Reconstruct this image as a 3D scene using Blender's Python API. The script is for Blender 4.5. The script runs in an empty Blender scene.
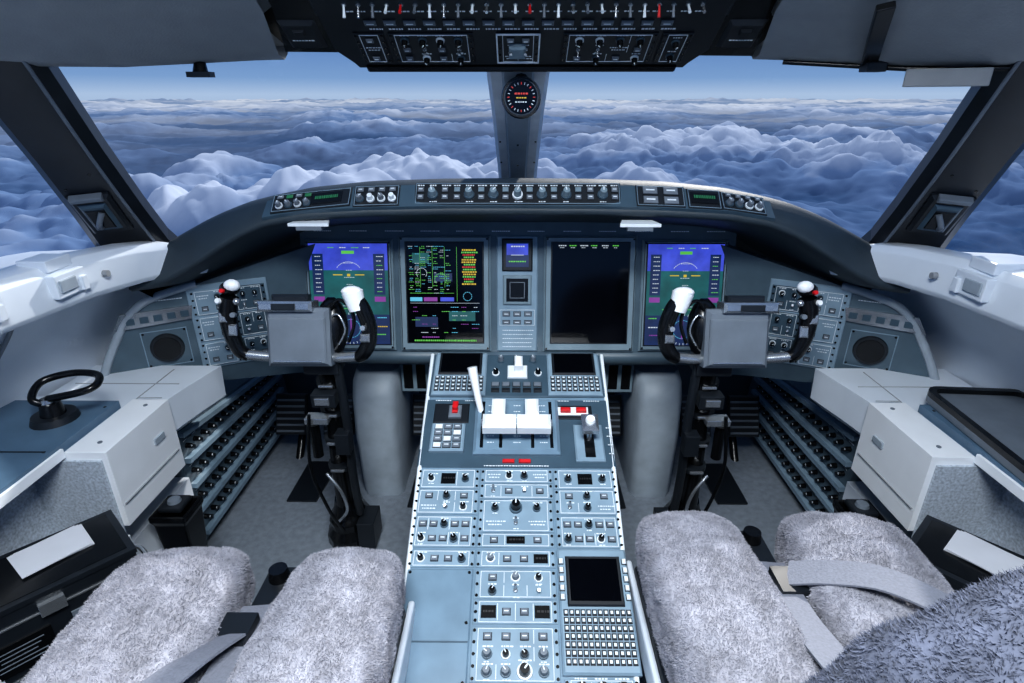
import bpy, bmesh, math, random
from mathutils import Vector, Matrix, noise
random.seed(7)
S=bpy.context.scene
V=Vector
def lin(c):
    c=c/255.0
    return c/12.92 if c<=.04045 else ((c+.055)/1.055)**2.4
def C(r,g,b): return (lin(r),lin(g),lin(b),1)
def mk(name,rgb,rough=.5,metal=0,var=.1,scale=25,bump=0,bscale=300,emit=0,sheen=0):
    m=bpy.data.materials.new(name); m.use_nodes=True
    nt=m.node_tree; n=nt.nodes; L=nt.links; p=n['Principled BSDF']
    c=C(*rgb)
    tc=n.new('ShaderNodeTexCoord')
    nz=n.new('ShaderNodeTexNoise'); nz.inputs['Scale'].default_value=scale; nz.inputs['Detail'].default_value=5
    L.new(tc.outputs['Object'],nz.inputs['Vector'])
    r=n.new('ShaderNodeValToRGB')
    r.color_ramp.elements[0].position=.3; r.color_ramp.elements[1].position=.7
    r.color_ramp.elements[0].color=(c[0]*(1-var),c[1]*(1-var),c[2]*(1-var),1)
    r.color_ramp.elements[1].color=(min(1,c[0]*(1+var)),min(1,c[1]*(1+var)),min(1,c[2]*(1+var)),1)
    L.new(nz.outputs['Fac'],r.inputs['Fac'])
    if emit:
        p.inputs['Base Color'].default_value=(0.01,0.01,0.01,1)
        L.new(r.outputs['Color'],p.inputs['Emission Color']); p.inputs['Emission Strength'].default_value=emit
    else:
        L.new(r.outputs['Color'],p.inputs['Base Color'])
    p.inputs['Roughness'].default_value=rough; p.inputs['Metallic'].default_value=metal
    if sheen: p.inputs['Sheen Weight'].default_value=sheen
    if bump:
        n2=n.new('ShaderNodeTexNoise'); n2.inputs['Scale'].default_value=bscale; n2.inputs['Detail'].default_value=4
        L.new(tc.outputs['Object'],n2.inputs['Vector'])
        b=n.new('ShaderNodeBump'); b.inputs['Strength'].default_value=bump; b.inputs['Distance'].default_value=.01
        L.new(n2.outputs['Fac'],b.inputs['Height']); L.new(b.outputs['Normal'],p.inputs['Normal'])
    return m
M=dict(
 panel=mk('panel_bluegrey',(80,98,110),.34),
 ped=mk('pedestal_blue',(110,134,152),.32),
 pedd=mk('pedestal_dark_blue',(64,84,98),.36),
 pedf=mk('module_face',(128,150,166),.32),
 dark=mk('dark_plastic',(27,32,38),.4),
 black=mk('black_plastic',(12,14,17),.26),
 hood=mk('glareshield_vinyl',(48,60,69),.55,bump=.15,bscale=500),
 bezel=mk('display_bezel',(122,141,152),.35),
 glass=mk('screen_glass',(4,6,12),.12),
 white=mk('white_plastic',(234,238,242),.3,var=.02),
 trim=mk('white_trim',(214,222,231),.34,var=.05,scale=8),
 trimb=mk('light_blue_top',(86,112,134),.42,var=.15,scale=12),
 speck=mk('speckled_liner',(172,181,191),.7,var=.3,scale=220),
 shroud=mk('shroud_grey',(156,167,177),.5),
 ceil=mk('ceiling_vinyl',(144,148,152),.7,var=.06,bump=.1),
 floor=mk('floor_carpet',(122,131,141),.85,var=.15,scale=60,bump=.3,bscale=400),
 steel=mk('steel',(178,184,190),.25,metal=.8),
 grey=mk('grey_plastic',(106,115,125),.42),
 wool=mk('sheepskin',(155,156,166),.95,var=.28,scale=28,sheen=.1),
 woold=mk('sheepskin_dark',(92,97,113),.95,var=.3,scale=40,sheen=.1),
 belt=mk('belt_webbing',(124,128,140),.8,var=.1,scale=300,bump=.2),
 red=mk('red_plastic',(200,26,32),.4),
 paper=mk('paper',(196,199,206),.8,var=.03),
 label=mk('label_white',(220,228,234),.5,var=.05),
 pillar=mk('pillar_black',(24,30,38),.33,var=.2),
 post=mk('post_grey',(228,232,238),.4),
 e_blue=mk('lcd_blue',(68,84,205),emit=.85,var=.25,scale=30),
 e_green=mk('lcd_teal',(20,92,96),emit=.85,var=.25,scale=30),
 e_navy=mk('lcd_navy',(20,46,96),emit=.75,var=.2,scale=40),
 e_lime=mk('lcd_lime',(105,200,85),emit=.8),
 e_cyan=mk('lcd_cyan',(100,195,228),emit=.8),
 e_mag=mk('lcd_magenta',(140,66,160),emit=.8),
 e_yel=mk('lcd_yellow',(215,185,55),emit=.8),
 e_red=mk('lcd_red',(205,50,40),emit=.8),
 e_white=mk('lcd_white',(200,212,224),emit=.8),
 e_dim=mk('lcd_off',(8,12,26),emit=.5),
 led=mk('led_green',(40,130,90),emit=.6),
)
class MB:
    def __init__(s,name): s.name=name;s.v=[];s.f=[];s.mi=[];s.sm=[];s.mats=[];s.M=Matrix()
    def add(s,vs,fs,m,smooth=False):
        if m not in s.mats: s.mats.append(m)
        i=s.mats.index(m); o=len(s.v); flip=s.M.determinant()<0
        s.v+=[tuple(s.M@V(p)) for p in vs]
        for f in fs:
            g=[o+k for k in f]
            if flip: g.reverse()
            s.f.append(g); s.mi.append(i); s.sm.append(smooth)
    def box(s,c,d,m,R=None):
        vs=[]
        for z in(-.5,.5):
            for x,y in((-.5,-.5),(.5,-.5),(.5,.5),(-.5,.5)):
                p=V((x*d[0],y*d[1],z*d[2]))
                if R: p=R@p
                vs.append(V(c)+p)
        s.add(vs,[(3,2,1,0),(4,5,6,7),(0,1,5,4),(1,2,6,5),(2,3,7,6),(3,0,4,7)],m)
    def cb(s,u0,u1,v0,v1,w0,w1,m,ch=.002):
        if u0>u1:u0,u1=u1,u0
        if v0>v1:v0,v1=v1,v0
        ch=min(ch,(u1-u0)*.4,(v1-v0)*.4,(w1-w0)*.9)
        r=lambda a,w:[(u0+a,v0+a,w),(u1-a,v0+a,w),(u1-a,v1-a,w),(u0+a,v1-a,w)]
        vs=r(0,w0)+r(0,w1-ch)+r(ch,w1)
        fs=[(8,9,10,11),(3,2,1,0)]
        for k in(0,4):
            for i in range(4):
                j=(i+1)%4; fs.append((k+i,k+j,k+4+j,k+4+i))
        s.add(vs,fs,m)
    def cyl(s,p0,p1,r0,r1,m,n=16,cap=True):
        p0=V(p0);p1=V(p1);d=(p1-p0).normalized()
        a=d.orthogonal().normalized();b=d.cross(a)
        vs=[];
        for p,r in((p0,r0),(p1,r1)):
            for i in range(n):
                t=2*math.pi*i/n; vs.append(p+a*math.cos(t)*r+b*math.sin(t)*r)
        s.add(vs,[(i,(i+1)%n,n+(i+1)%n,n+i) for i in range(n)],m,True)
        if cap:
            s.add(vs[:n],[tuple(reversed(range(n)))],m); s.add(vs[n:],[tuple(range(n))],m)
    def tube(s,pts,rad,m,n=10,sq=1.0,res=6):
        P=[V(p) for p in pts]
        if not isinstance(rad,(list,tuple)): rad=[rad]*len(P)
        if res>1 and len(P)>2:
            Q=[];R=[]
            for i in range(len(P)-1):
                a=P[max(i-1,0)];b=P[i];c=P[i+1];d=P[min(i+2,len(P)-1)]
                for k in range(res):
                    t=k/res
                    Q.append(.5*((2*b)+(c-a)*t+(2*a-5*b+4*c-d)*t*t+(3*b-a-3*c+d)*t**3))
                    R.append(rad[i]*(1-t)+rad[i+1]*t)
            Q.append(P[-1]);R.append(rad[-1]);P=Q;rad=R
        vs=[];a=None
        for i,p in enumerate(P):
            d=(P[min(i+1,len(P)-1)]-P[max(i-1,0)]).normalized()
            a=(d.orthogonal() if a is None else a-d*a.dot(d)).normalized(); b=d.cross(a)
            for k in range(n):
                t=2*math.pi*k/n; vs.append(p+a*math.cos(t)*rad[i]+b*math.sin(t)*rad[i]*sq)
        fs=[]
        for i in range(len(P)-1):
            for k in range(n):
                fs.append((i*n+k,i*n+(k+1)%n,(i+1)*n+(k+1)%n,(i+1)*n+k))
        s.add(vs,fs,m,True)
        s.add(vs[:n],[tuple(reversed(range(n)))],m); s.add(vs[-n:],[tuple(range(n))],m)
    def ribbon(s,pts,side,wd,th,m,res=6):
        P=[V(p) for p in pts]; Q=[]
        for i in range(len(P)-1):
            a=P[max(i-1,0)];b=P[i];c=P[i+1];d=P[min(i+2,len(P)-1)]
            for k in range(res):
                t=k/res; Q.append(.5*((2*b)+(c-a)*t+(2*a-5*b+4*c-d)*t*t+(3*b-a-3*c+d)*t**3))
        P=Q+[P[-1]]
        sd=V(side).normalized(); vs=[]
        for i,p in enumerate(P):
            d=(P[min(i+1,len(P)-1)]-P[max(i-1,0)]).normalized(); s2=(sd-d*sd.dot(d)).normalized(); nn=s2.cross(d)
            for x,y in((-1,-1),(1,-1),(1,1),(-1,1)): vs.append(p+s2*x*wd/2+nn*y*th/2)
        fs=[(3,2,1,0),tuple(len(vs)-4+k for k in range(4))]
        for i in range(len(P)-1):
            for k in range(4): fs.append((i*4+k,i*4+(k+1)%4,i*4+4+(k+1)%4,i*4+4+k))
        s.add(vs,fs,m)
    def prism(s,pts,w0,w1,m):
        n=len(pts)
        ar=sum(pts[i][0]*pts[(i+1)%n][1]-pts[(i+1)%n][0]*pts[i][1] for i in range(n))
        if ar<0: pts=list(reversed(pts))
        vs=[(x,y,w0) for x,y in pts]+[(x,y,w1) for x,y in pts]
        s.add(vs,[tuple(reversed(range(n))),tuple(range(n,2*n))]+[(i,(i+1)%n,n+(i+1)%n,n+i) for i in range(n)],m)
    def sph(s,c,r,m,n=14,k=8):
        if not isinstance(r,(tuple,list)): r=(r,r,r)
        vs=[];fs=[]
        for j in range(k+1):
            ph=math.pi*j/k
            for i in range(n):
                t=2*math.pi*i/n
                vs.append((c[0]+r[0]*math.sin(ph)*math.cos(t),c[1]+r[1]*math.sin(ph)*math.sin(t),c[2]+r[2]*math.cos(ph)))
        for j in range(k):
            for i in range(n): fs.append((j*n+i,(j+1)*n+i,(j+1)*n+(i+1)%n,j*n+(i+1)%n))
        s.add(vs,fs,m,True)
    def loft(s,secs,m,closed=False,smooth=True,caps=False):
        n=len(secs[0]);vs=[p for q in secs for p in q];fs=[]
        for i in range(len(secs)-1):
            for k in range(n if closed else n-1):
                fs.append((i*n+k,i*n+(k+1)%n,(i+1)*n+(k+1)%n,(i+1)*n+k))
        s.add(vs,fs,m,smooth)
        if caps:
            s.add(secs[0],[tuple(reversed(range(n)))],m); s.add(secs[-1],[tuple(range(n))],m)
    # cockpit widgets, local frame u right / v up / w out of the panel
    def knob(s,u,v,r=.007,h=.014,m=None,w=0):
        m=m or M['black']
        s.cyl((u,v,w),(u,v,w+h*.25),r*1.35,r*1.3,M['label'] if random.random()<.35 else M['pedd'],14)
        s.cyl((u,v,w+h*.25),(u,v,w+h),r,r*.82,m,14)
        a=random.uniform(-1,1); s.box((u+math.sin(a)*r*.4,v+math.cos(a)*r*.4,w+h+.0003),(r*.25,r*.9,.001),M['label'],Matrix.Rotation(-a,3,'Z'))
    def btn(s,u,v,a=.009,b=.008,w=0,m=None):
        s.cb(u-a/2-.001,u+a/2+.001,v-b/2-.001,v+b/2+.001,w,w+.0015,M['dark'],.0005)
        s.cb(u-a/2,u+a/2,v-b/2,v+b/2,w,w+.004,m or M['grey'],.001)
        if m is None: s.box((u,v,w+.0043),(a*.6,b*.18,.0005),M['label'])
    def key(s,u,v,a,b,w):
        s.cb(u-a/2,u+a/2,v-b/2,v+b/2,w,w+.003,M['dark'],.0008); s.box((u,v,w+.0032),(a*.55,b*.5,.0004),M['label'])
    def tog(s,u,v,w=0,l=.013,m=None):
        s.cyl((u,v,w),(u,v,w+.003),.004,.0035,M['steel'],10)
        t=random.choice((-1,1))*.3
        s.cyl((u,v,w+.002),(u,v+t*l,w+l),.0013,.0024,m or M['steel'],8)
    def txt(s,u,v,l=.02,w=0,h=.0018,m=None):
        x=u-l/2
        while x<u+l/2:
            d=random.uniform(.002,.005); s.box((x+d/2,v,w+.0004),(d,h,.0006),m or M['label']); x+=d+.0013
    def screw(s,u,v,w=0): s.cyl((u,v,w),(u,v,w+.0014),.0026,.0022,M['black'],8)
    def frame(s,u0,u1,v0,v1,w,t,m):
        for a in((u0,u1,v0,v0+t),(u0,u1,v1-t,v1),(u0,u0+t,v0,v1),(u1-t,u1,v0,v1)): s.cb(a[0],a[1],a[2],a[3],w-.001,w+.0012,m,.0004)
    def module(s,u0,u1,v0,v1,rows,w=0,face=None):
        g=.0012
        s.cb(u0+g,u1-g,v0+g,v1-g,w-.002,w+.003,face or M['pedf'],.0012); w+=.003
        k=max(2,int((v1-v0)/.018)+1)
        for a in(u0+.005,u1-.005):
            for i in range(k): s.screw(a,v0+.006+(v1-v0-.012)*i/(k-1),w)
        s.frame(u0+.010,u1-.010,v0+.003,v1-.003,w,.0011,M['label'])
        n=len(rows); H=(v1-v0-.006)/n
        for i,r in enumerate(rows):
            vc=v1-.003-H*(i+.5); k=len(r); W=(u1-u0-.022)/k
            for j,ch in enumerate(r):
                uc=u0+.011+W*(j+.5)
                if ch in'kgKs' and random.random()<.6: s.txt(uc,vc-.0105,.008,w,.0014)
                if j and random.random()<.35: s.box((uc-W/2,vc,w+.0003),(.0009,H*.8,.0005),M['label'])
                if ch=='k': s.knob(uc,vc-.001,.0052,.012,w=w); s.txt(uc,vc+.010,.013,w)
                elif ch=='K': s.knob(uc,vc,.0085,.018,w=w); s.txt(uc,vc+.015,.018,w)
                elif ch=='g': s.knob(uc,vc,.0058,.012,M['grey'],w=w); s.txt(uc,vc+.010,.013,w)
                elif ch=='b': s.btn(uc,vc,min(.011,W*.7),.009,w)
                elif ch=='d': s.cb(uc-W*.42,uc+W*.42,vc-H*.3,vc+H*.3,w,w+.002,M['black'],.0006); s.txt(uc,vc,W*.6,w+.0022,.003,M['e_dim'])
                elif ch=='s': s.tog(uc,vc,w); s.txt(uc,vc+.009,.01,w)
                elif ch=='t': s.txt(uc,vc+.003,W*.8,w); s.txt(uc,vc-.003,W*.6,w)
    def obj(s,bevel=0,parent=None,sub=0):
        me=bpy.data.meshes.new(s.name); me.from_pydata(s.v,[],s.f)
        for m in s.mats: me.materials.append(m)
        me.polygons.foreach_set('material_index',s.mi); me.polygons.foreach_set('use_smooth',s.sm); me.update()
        o=bpy.data.objects.new(s.name,me); S.collection.objects.link(o)
        if bevel:
            b=o.modifiers.new('bevel','BEVEL'); b.width=bevel; b.segments=2; b.limit_method='ANGLE'
        if parent: o.parent=parent
        return o
def FR(o,u,v):
    u=V(u).normalized();v=V(v).normalized();w=u.cross(v)
    m=Matrix((u,v,w)).transposed().to_4x4(); m.translation=V(o); return m
def empty(name,loc=(0,0,0)):
    e=bpy.data.objects.new(name,None); e.empty_display_size=.1; S.collection.objects.link(e); e.location=loc; return e
MIR=Matrix.Scale(-1,4,(1,0,0))

# ---------------- shell ----------------
b=MB('floor'); b.box((0,.75,-.02),(2.1,2.2,.04),M['floor']); b.obj()
for m,side in((1,'right'),(-1,'left')):
    b=MB('wall_'+side)
    prof=[(.99,.0),(.995,.30),(.99,.45),(.96,.54),(.90,.62),(.86,.675)]
    secs=[]
    for y in(-.1,.3,.6,.85,1.0,1.15,1.3,1.7):
        secs.append([(m*(x-max(0,(y-.8))*.12),y,z) for x,z in prof])
    b.loft(secs,M['trim'])
    for y in(.55,.9): b.tube([(m*(x-.006-max(0,(y-.8))*.12),y,z) for x,z in prof[1:]],.004,M['ceil'],6)
    b.obj()
b=MB('wall_front'); b.box((0,1.72,.30),(1.95,.04,.60),M['pedd']); b.obj()

# ---------------- window sill ledges ----------------
for m in(-1,1):
    b=MB('window_sill')
    secs=[]
    for y,xi,dz in((.0,.80,.0),(.5,.80,.0),(.8,.785,.0),(.98,.765,.0),(1.08,.735,-.005),(1.14,.70,-.012),(1.175,.66,-.03)):
        zt=.745+dz; zb=.668+dz*.3
        secs.append([(m*x,y+dy,z) for x,dy,z in[(1.0,0,.655),(xi+.03,0,zb-.004),(xi+.006,0,zb),(xi,0,zb+.010),(xi+.004,0,zt-.014),(xi+.016,0,zt),(xi+.05,0,zt+.004),(xi+.10,0,zt-.012),(1.0,0,zt-.02)]])
    b.loft(secs,M['trim'],caps=True)
    for y,l in((.50,.10),(.76,.10),(.93,.07)):
        xi=.80 if y<.7 else .785 if y<.9 else .770
        b.box((m*(xi+.004),y,.712),(.022,l,.040),M['trim'])
        b.box((m*(xi-.008),y-.01,.712),(.004,l*.55,.022),M['shroud'])
        b.box((m*(xi-.006),y+l*.36,.705),(.012,.014,.026),M['trim'])
        b.box((m*(xi+.03),y,.746),(.05,l*.8,.02),M['trim'])
    b.cyl((m*.757,1.0,.708),(m*.748,1.0,.708),.006,.006,M['ceil'])
    b.obj(bevel=.003)

# ---------------- glareshield ----------------
def interp(x,t):
    for i in range(len(t)-1):
        if t[i][0]<=x<=t[i+1][0]:
            f=(x-t[i][0])/(t[i+1][0]-t[i][0]); return tuple(a+(c-a)*f for a,c in zip(t[i][1:],t[i+1][1:]))
    return t[-1][1:]
GT=[(0,1.22,.851,.789),(.15,1.218,.850,.789),(.3,1.21,.846,.787),(.42,1.20,.835,.782),(.5,1.19,.820,.770),(.55,1.185,.808,.750),(.6,1.18,.790,.722),(.64,1.178,.773,.697),(.68,1.175,.753,.674),(.72,1.17,.732,.655),(.78,1.16,.695,.645)]
def gsec(x):
    yc,zc,zl=interp(abs(x),GT); yf=yc-.075
    return [(x,1.40,zl-.07),(x,yf+.05,zl-.012),(x,yf+.008,zl-.002),(x,yf,zl+.004),(x,yf+.002,zl+.012),(x,yc-.035,zc-.008),(x,yc-.022,zc-.002),(x,yc,zc),(x,yc+.08,zc-.016),(x,1.60-.45*abs(x)**1.5,zc-.10),(x,1.62-.45*abs(x)**1.5,zc-.2)]
b=MB('glareshield')
xs=[i/40*.78 for i in range(-40,41)]
b.loft([gsec(x) for x in xs],M['hood'],caps=True)
def strip(x):
    g=gsec(x); a=V(g[4]);c=V(g[5]); n=(c-a).cross(V((1,0,0))).normalized()
    if n.y>0:n=-n
    return a,c,n
secs=[];N=40
for i in range(N+1):
    x=-.50+i/N*1.0; a,c,n=strip(x); secs.append([a+n*.0,a+n*.006+V((0,0,.002)),c+n*.006-V((0,0,.002)),c+n*.0])
b.loft(secs,M['pedd'],smooth=False,caps=True)
for (x0,x1,kind) in((-.485,-.33,'radio'),(-.325,-.235,'btns'),(-.205,.205,'fcp'),(.235,.33,'btn'),(.335,.40,'disp'),(.40,.485,'radio2')):
    xm=(x0+x1)/2; a,c,n=strip(xm); a2,c2,_=strip(x1);a1,c1,_=strip(x0)
    b.M=FR((a+c)/2+n*.0065,(a2-a1),(c-a)); hw=(x1-x0)/2; hh=(c-a).length/2-.003
    b.cb(-hw,hw,-hh,hh,-.004,.003,M['dark'],.001)
    b.frame(-hw+.002,hw-.002,-hh+.002,hh-.002,.003,.0012,M['pedf'])
    if kind=='fcp':
        for i in range(17):
            u=-hw+.012+i*(2*hw-.024)/16
            if i in(1,4,6,8,10,12,15): b.knob(u,-.004,.0080,.020,M['bezel'],.003); b.txt(u,-.019,.012,.003)
            else: b.btn(u,.008,.012,.010,.003,M['bezel'] if i%2 else None); b.btn(u,-.009,.012,.010,.003)
            b.txt(u,.0185,.014,.003,.0024)
    elif kind=='radio':
        b.cb(-.0,.06,-.012,.014,.003,.005,M['black'],.001); b.txt(.03,.002,.045,.0052,.007,M['led'])
        for i in range(4): b.knob(-hw+.016+i*.018,-.008,.0055,.012,M['grey'],.003); b.btn(-hw+.016+i*.018,.012,.012,.007,.003,M['led'] if i%2 else None)
    elif kind=='btns':
        for i in range(4): b.knob(-.032+i*.021,-.008,.006,.014,M['label'] if i%2 else M['grey'],.003); b.btn(-.032+i*.021,.013,.012,.009,.003)
    elif kind=='btn':
        for i in range(2):
            for j in range(2): b.btn(-.02+i*.04,.011-.022*j,.028,.016,.003)
    elif kind=='disp':
        b.cb(-hw+.006,hw-.006,-.012,.014,.003,.005,M['black'],.001); b.txt(0,.003,.04,.0052,.007,M['led'])
    else:
        for i in range(4): b.knob(-.028+i*.019,-.006,.006,.013,M['grey'],.003); b.btn(-.028+i*.019,.013,.01,.007,.003)
b.M=Matrix()
for x in(-.41,.24):
    b.prism([(x-.04,1.11),(x+.04,1.11),(x+.03,1.15),(x-.03,1.15)],.772,.778,M['label']); b.box((x,1.12,.768),(.05,.02,.008),M['grey'])
b.obj()

# ---------------- main instrument panel ----------------
b=MB('instrument_panel')
F=FR((0,1.27,.438),(1,0,0),(0,.06,.2695)); b.M=F
b.cb(-.515,.515,-.012,.33,-.03,0,M['panel'],.002)
def screen(u0,u1,v0,v1,kind):
    b.cb(u0,u1,v0,v1,0,.010,M['bezel'],.004)
    b.frame(u0+.004,u1-.004,v0+.004,v1-.004,.0105,.001,M['dark'])
    for a in(u0+.008,u1-.008):
        for c in(v0+.008,v1-.008): b.screw(a,c,.010)
    i=.019 if kind in('mfd','off') else .012
    s0,s1,t0,t1=u0+i,u1-i,v0+i+.004,v1-i+.002
    b.cb(s0-.003,s1+.003,t0-.003,t1+.003,.008,.0115,M['dark'],.001)
    b.box(((s0+s1)/2,(t0+t1)/2,.0118),(s1-s0,t1-t0,.0006),M['glass'])
    W=s1-s0;H=t1-t0;w=.0123
    R=lambda x0,x1,y0,y1,m,dw=0: b.box((s0+W*(x0+x1)/2,t0+H*(y0+y1)/2,w+dw),(W*(x1-x0),H*(y1-y0),.0004),M[m])
    T=lambda x,y,l,m,h=.0025: b.txt(s0+W*x,t0+H*y,l,w+.0006,h,M[m])
    def arc(x,y,r,a0,a1,n,m,tick=False,dw=.0006):
        cx,cy=s0+W*x,t0+H*y
        for k in range(n+1):
            t=math.radians(a0+(a1-a0)*k/n); L=2*math.pi*r*abs(a1-a0)/360/n*.8
            b.box((cx+math.cos(t)*r,cy+math.sin(t)*r,w+dw),((.005,.0014,.0004) if tick else (L,.0012,.0004)),M[m],Matrix.Rotation(t+(0 if tick else math.pi/2),3,'Z'))
    if kind=='pfd':
        R(0,1,.74,1,'e_blue'); R(0,1,.30,.74,'e_green'); R(0,1,0,.30,'e_navy')
        R(.04,.18,.50,.90,'e_navy',.0005); R(.82,.96,.50,.90,'e_navy',.0005)
        R(.04,.18,.43,.48,'e_mag',.0005); R(.82,.96,.43,.48,'e_mag',.0005); R(.42,.58,.9,.93,'e_lime',.0005)
        R(.30,.42,.69,.70,'e_yel',.0008); R(.58,.70,.69,.70,'e_yel',.0008); R(.48,.52,.68,.705,'e_yel',.0008)
        arc(.5,.68,.034,40,140,12,'e_white')
        for k in range(9): T(.11,.53+.043*k,.012,'e_white',.0018); T(.89,.53+.043*k,.012,'e_lime' if k%3==0 else 'e_white',.0018)
        for k in range(6): T(.5,.46+.07*k,.022 if k%2 else .012,'e_white',.0012)
        for k in range(4): T(.28+.15*k,.96,.012,'e_white' if k%2 else 'e_lime',.002)
        T(.5,.36,.1,'e_lime',.002); R(.3,.7,.385,.39,'e_white',.0008)
        arc(.5,.16,.036,0,360,26,'e_white',True); arc(.5,.16,.022,0,360,22,'e_cyan')
        T(.1,.27,.02,'e_lime');T(.9,.27,.02,'e_cyan');T(.12,.1,.02,'e_mag');T(.88,.1,.02,'e_lime');T(.1,.18,.02,'e_white');T(.9,.18,.02,'e_yel');R(.492,.508,.06,.26,'e_mag',.0009)
    elif kind=='mfd':
        for k in range(26):
            for x in(.06,.14,.22,.30,.38,.46,.54):
                if random.random()<.5: T(x,.965-.0185*k,random.uniform(.004,.012),random.choice(['e_lime','e_lime','e_white','e_cyan']),.0012)
        for k in range(15): T(.82,.93-.024*k,random.uniform(.022,.036),('e_yel','e_lime','e_red','e_lime','e_yel')[k%5],.0036)
        for x in(.18,.34,.50): R(x,x+.004,.56,.96,'e_lime')
        R(.04,.62,.50,.503,'e_lime'); R(.04,.96,.40,.403,'e_white'); R(.66,.664,.42,.96,'e_lime')
        arc(.2,.70,.012,-30,210,12,'e_white');arc(.45,.64,.014,-30,210,12,'e_lime'); arc(.8,.47,.010,0,360,12,'e_cyan')
        R(.22,.4,.42,.46,'e_mag',.0001); R(.44,.62,.42,.46,'e_blue',.0001); R(.04,.2,.42,.46,'e_cyan',.0001)
        R(.08,.3,.80,.90,'e_green',-.0001); R(.36,.6,.62,.70,'e_navy',-.0001); R(.1,.4,.16,.26,'e_navy',-.0001); R(.55,.9,.22,.32,'e_green',-.0001)
        for k in range(7):
            for x in(.1,.22,.35,.5,.62,.75,.9):
                if random.random()<.5: T(x,.36-.043*k,random.uniform(.006,.018),random.choice(['e_lime','e_white','e_cyan','e_mag']),.0015)
        T(.5,.02,.15,'e_lime',.004)
        T(.3,.055,.04,'e_mag',.003)
    elif kind=='off':
        for k in range(6): T(.12+.14*k,.975,.014,'e_lime' if k%2 else 'e_white',.0026); T(.12+.14*k,.955,.008,'e_white',.0014)
screen(-.504,-.294,0,.266,'pfd'); screen(-.281,-.063,-.002,.275,'mfd')
screen(.063,.281,-.002,.275,'off'); screen(.294,.496,0,.266,'pfd')
b.cb(-.049,.049,-.002,.275,0,.006,M['pedf'],.003)
b.cb(-.036,.036,.192,.268,.006,.012,M['dark'],.003); b.box((0,.23,.0125),(.054,.056,.001),M['e_navy']); b.box((0,.243,.0132),(.05,.026,.0006),M['e_blue'])
b.box((0,.23,.0138),(.03,.0014,.0004),M['e_white']); b.txt(0,.215,.04,.0136,.003,M['e_lime']); b.txt(0,.25,.03,.0136,.003,M['e_white'])
b.cb(-.034,.034,.112,.183,.006,.012,M['bezel'],.003); b.cb(-.027,.027,.119,.176,.010,.013,M['black'],.002); b.frame(-.018,.018,.128,.167,.0135,.002,M['grey'])
for u in(-.026,0,.026): b.btn(u,.09,.016,.010,.006); b.btn(u,.070,.016,.008,.006)
b.frame(-.042,.042,.062,.100,.006,.001,M['label'])
for i in range(5): b.txt(0,.05-.010*i,.07,.006,.0016)
for i in range(12): b.txt(-.46+i*.084,.285,.04,0,.002)
for m in(-1,1):
    P=[(0.03,.36),(-.06,.372),(-.2,.385),(-.447,.430),(-.425,.48),(-.40,.525),(-.375,.565),(-.34,.597),(-.29,.615),(-.23,.627),(0.03,.69)]
    fr=FR((-.5,1.3,0),(.894,.447,0),(0,0,1))
    b.M=(MIR@fr) if m==1 else fr
    b.prism(P,-.03,0,M['panel'])
    b.tube([(x*1.01,z,.000) for x,z in P[3:10]],.009,M['shroud'],8)
    b.cyl((-.315,.490,0),(-.315,.490,.006),.034,.032,M['dark'],28); b.cyl((-.315,.490,.004),(-.315,.490,.008),.027,.026,M['black'],28)
    b.frame(-.36,-.27,.447,.533,0,.002,M['pedf'])
    for a in(-.355,-.275):
        for c in(.452,.528): b.screw(a,c,0)
    b.prism([(-.405,.545),(-.255,.552),(-.248,.582),(-.385,.580)],0,.007,M['steel'])
    for k in range(5): b.box((-.37+.026*k,.562+.0010*k,.0075),(.016,.014,.001),M['pedd'])
    b.cb(-.255,-.09,.425,.625,0,.005,M['pedf'],.002)
    for k in range(3):
        b.module(-.25,-.17,.43+.062*k,.49+.062*k,['tk','bb'],.005); b.module(-.168,-.095,.43+.062*k,.49+.062*k,['kk','sb'],.005,M['pedd'])
    b.txt(-.33,.435,.1,0); b.txt(-.31,.60,.08,0)
b.M=Matrix()
for m in(-1,1):
    b.loft([[(m*x,1.29,.44),(m*x,1.255,.43),(m*x,1.26,.405),(m*x,1.34,.39),(m*x,1.5,.40)] for x in(.19,.3,.42,.53)],M['panel'],caps=False)
b.obj()

# ---------------- centre pedestal ----------------
b=MB('center_pedestal')
hw=lambda s:.187-.019*(s/.65)
def PT(s): return (1.15-.938*s,.479-.346*s)
secs=[[(-.187,1.28,0),(-.187,1.28,.424),(-.183,1.28,.430),(.183,1.28,.430),(.187,1.28,.424),(.187,1.28,0)]]
for s in [0,.13,.3,.65,.85]:
    y,z=PT(s);h=hw(s); secs.append([(-h,y,0),(-h,y,z-.006),(-h+.004,y,z),(h-.004,y,z),(h,y,z-.006),(h,y,0)])
b.loft(secs,M['ped'],smooth=False,caps=True)
b.M=FR((0,1.15,.479),(1,0,0),(0,.938,.346))
for m in(-1,1):
    b.tube([(m*hw(0),0,.0),(m*hw(.3),-.3,.0),(m*hw(.65),-.65,0),(m*hw(.85),-.85,0)],.0045,M['label'],6)
b.cb(-.183,.183,-.125,-.002,0,.004,M['pedd'],.002)
for m in(-1,1):
    c=m*.121
    b.cb(c-.056,c+.056,-.123,-.003,.004,.010,M['pedf'],.003)
    b.cb(c-.046,c+.046,-.070,-.006,.010,.014,M['dark'],.002); b.box((c,-.038,.0143),(.082,.054,.0006),M['glass'])
    for i in range(9):
        for j in range(4): b.key(c-.046+.0115*i,-.079-.0108*j,.0088,.0078,.010)
for i in range(3): b.knob(-.035+.035*i,-.022,.006,.014,M['grey'],.004)
b.cb(-.02,.022,-.075,-.040,.004,.010,M['label'],.002); b.cb(-.005,.012,-.06,-.03,.008,.03,M['white'],.003)
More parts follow.
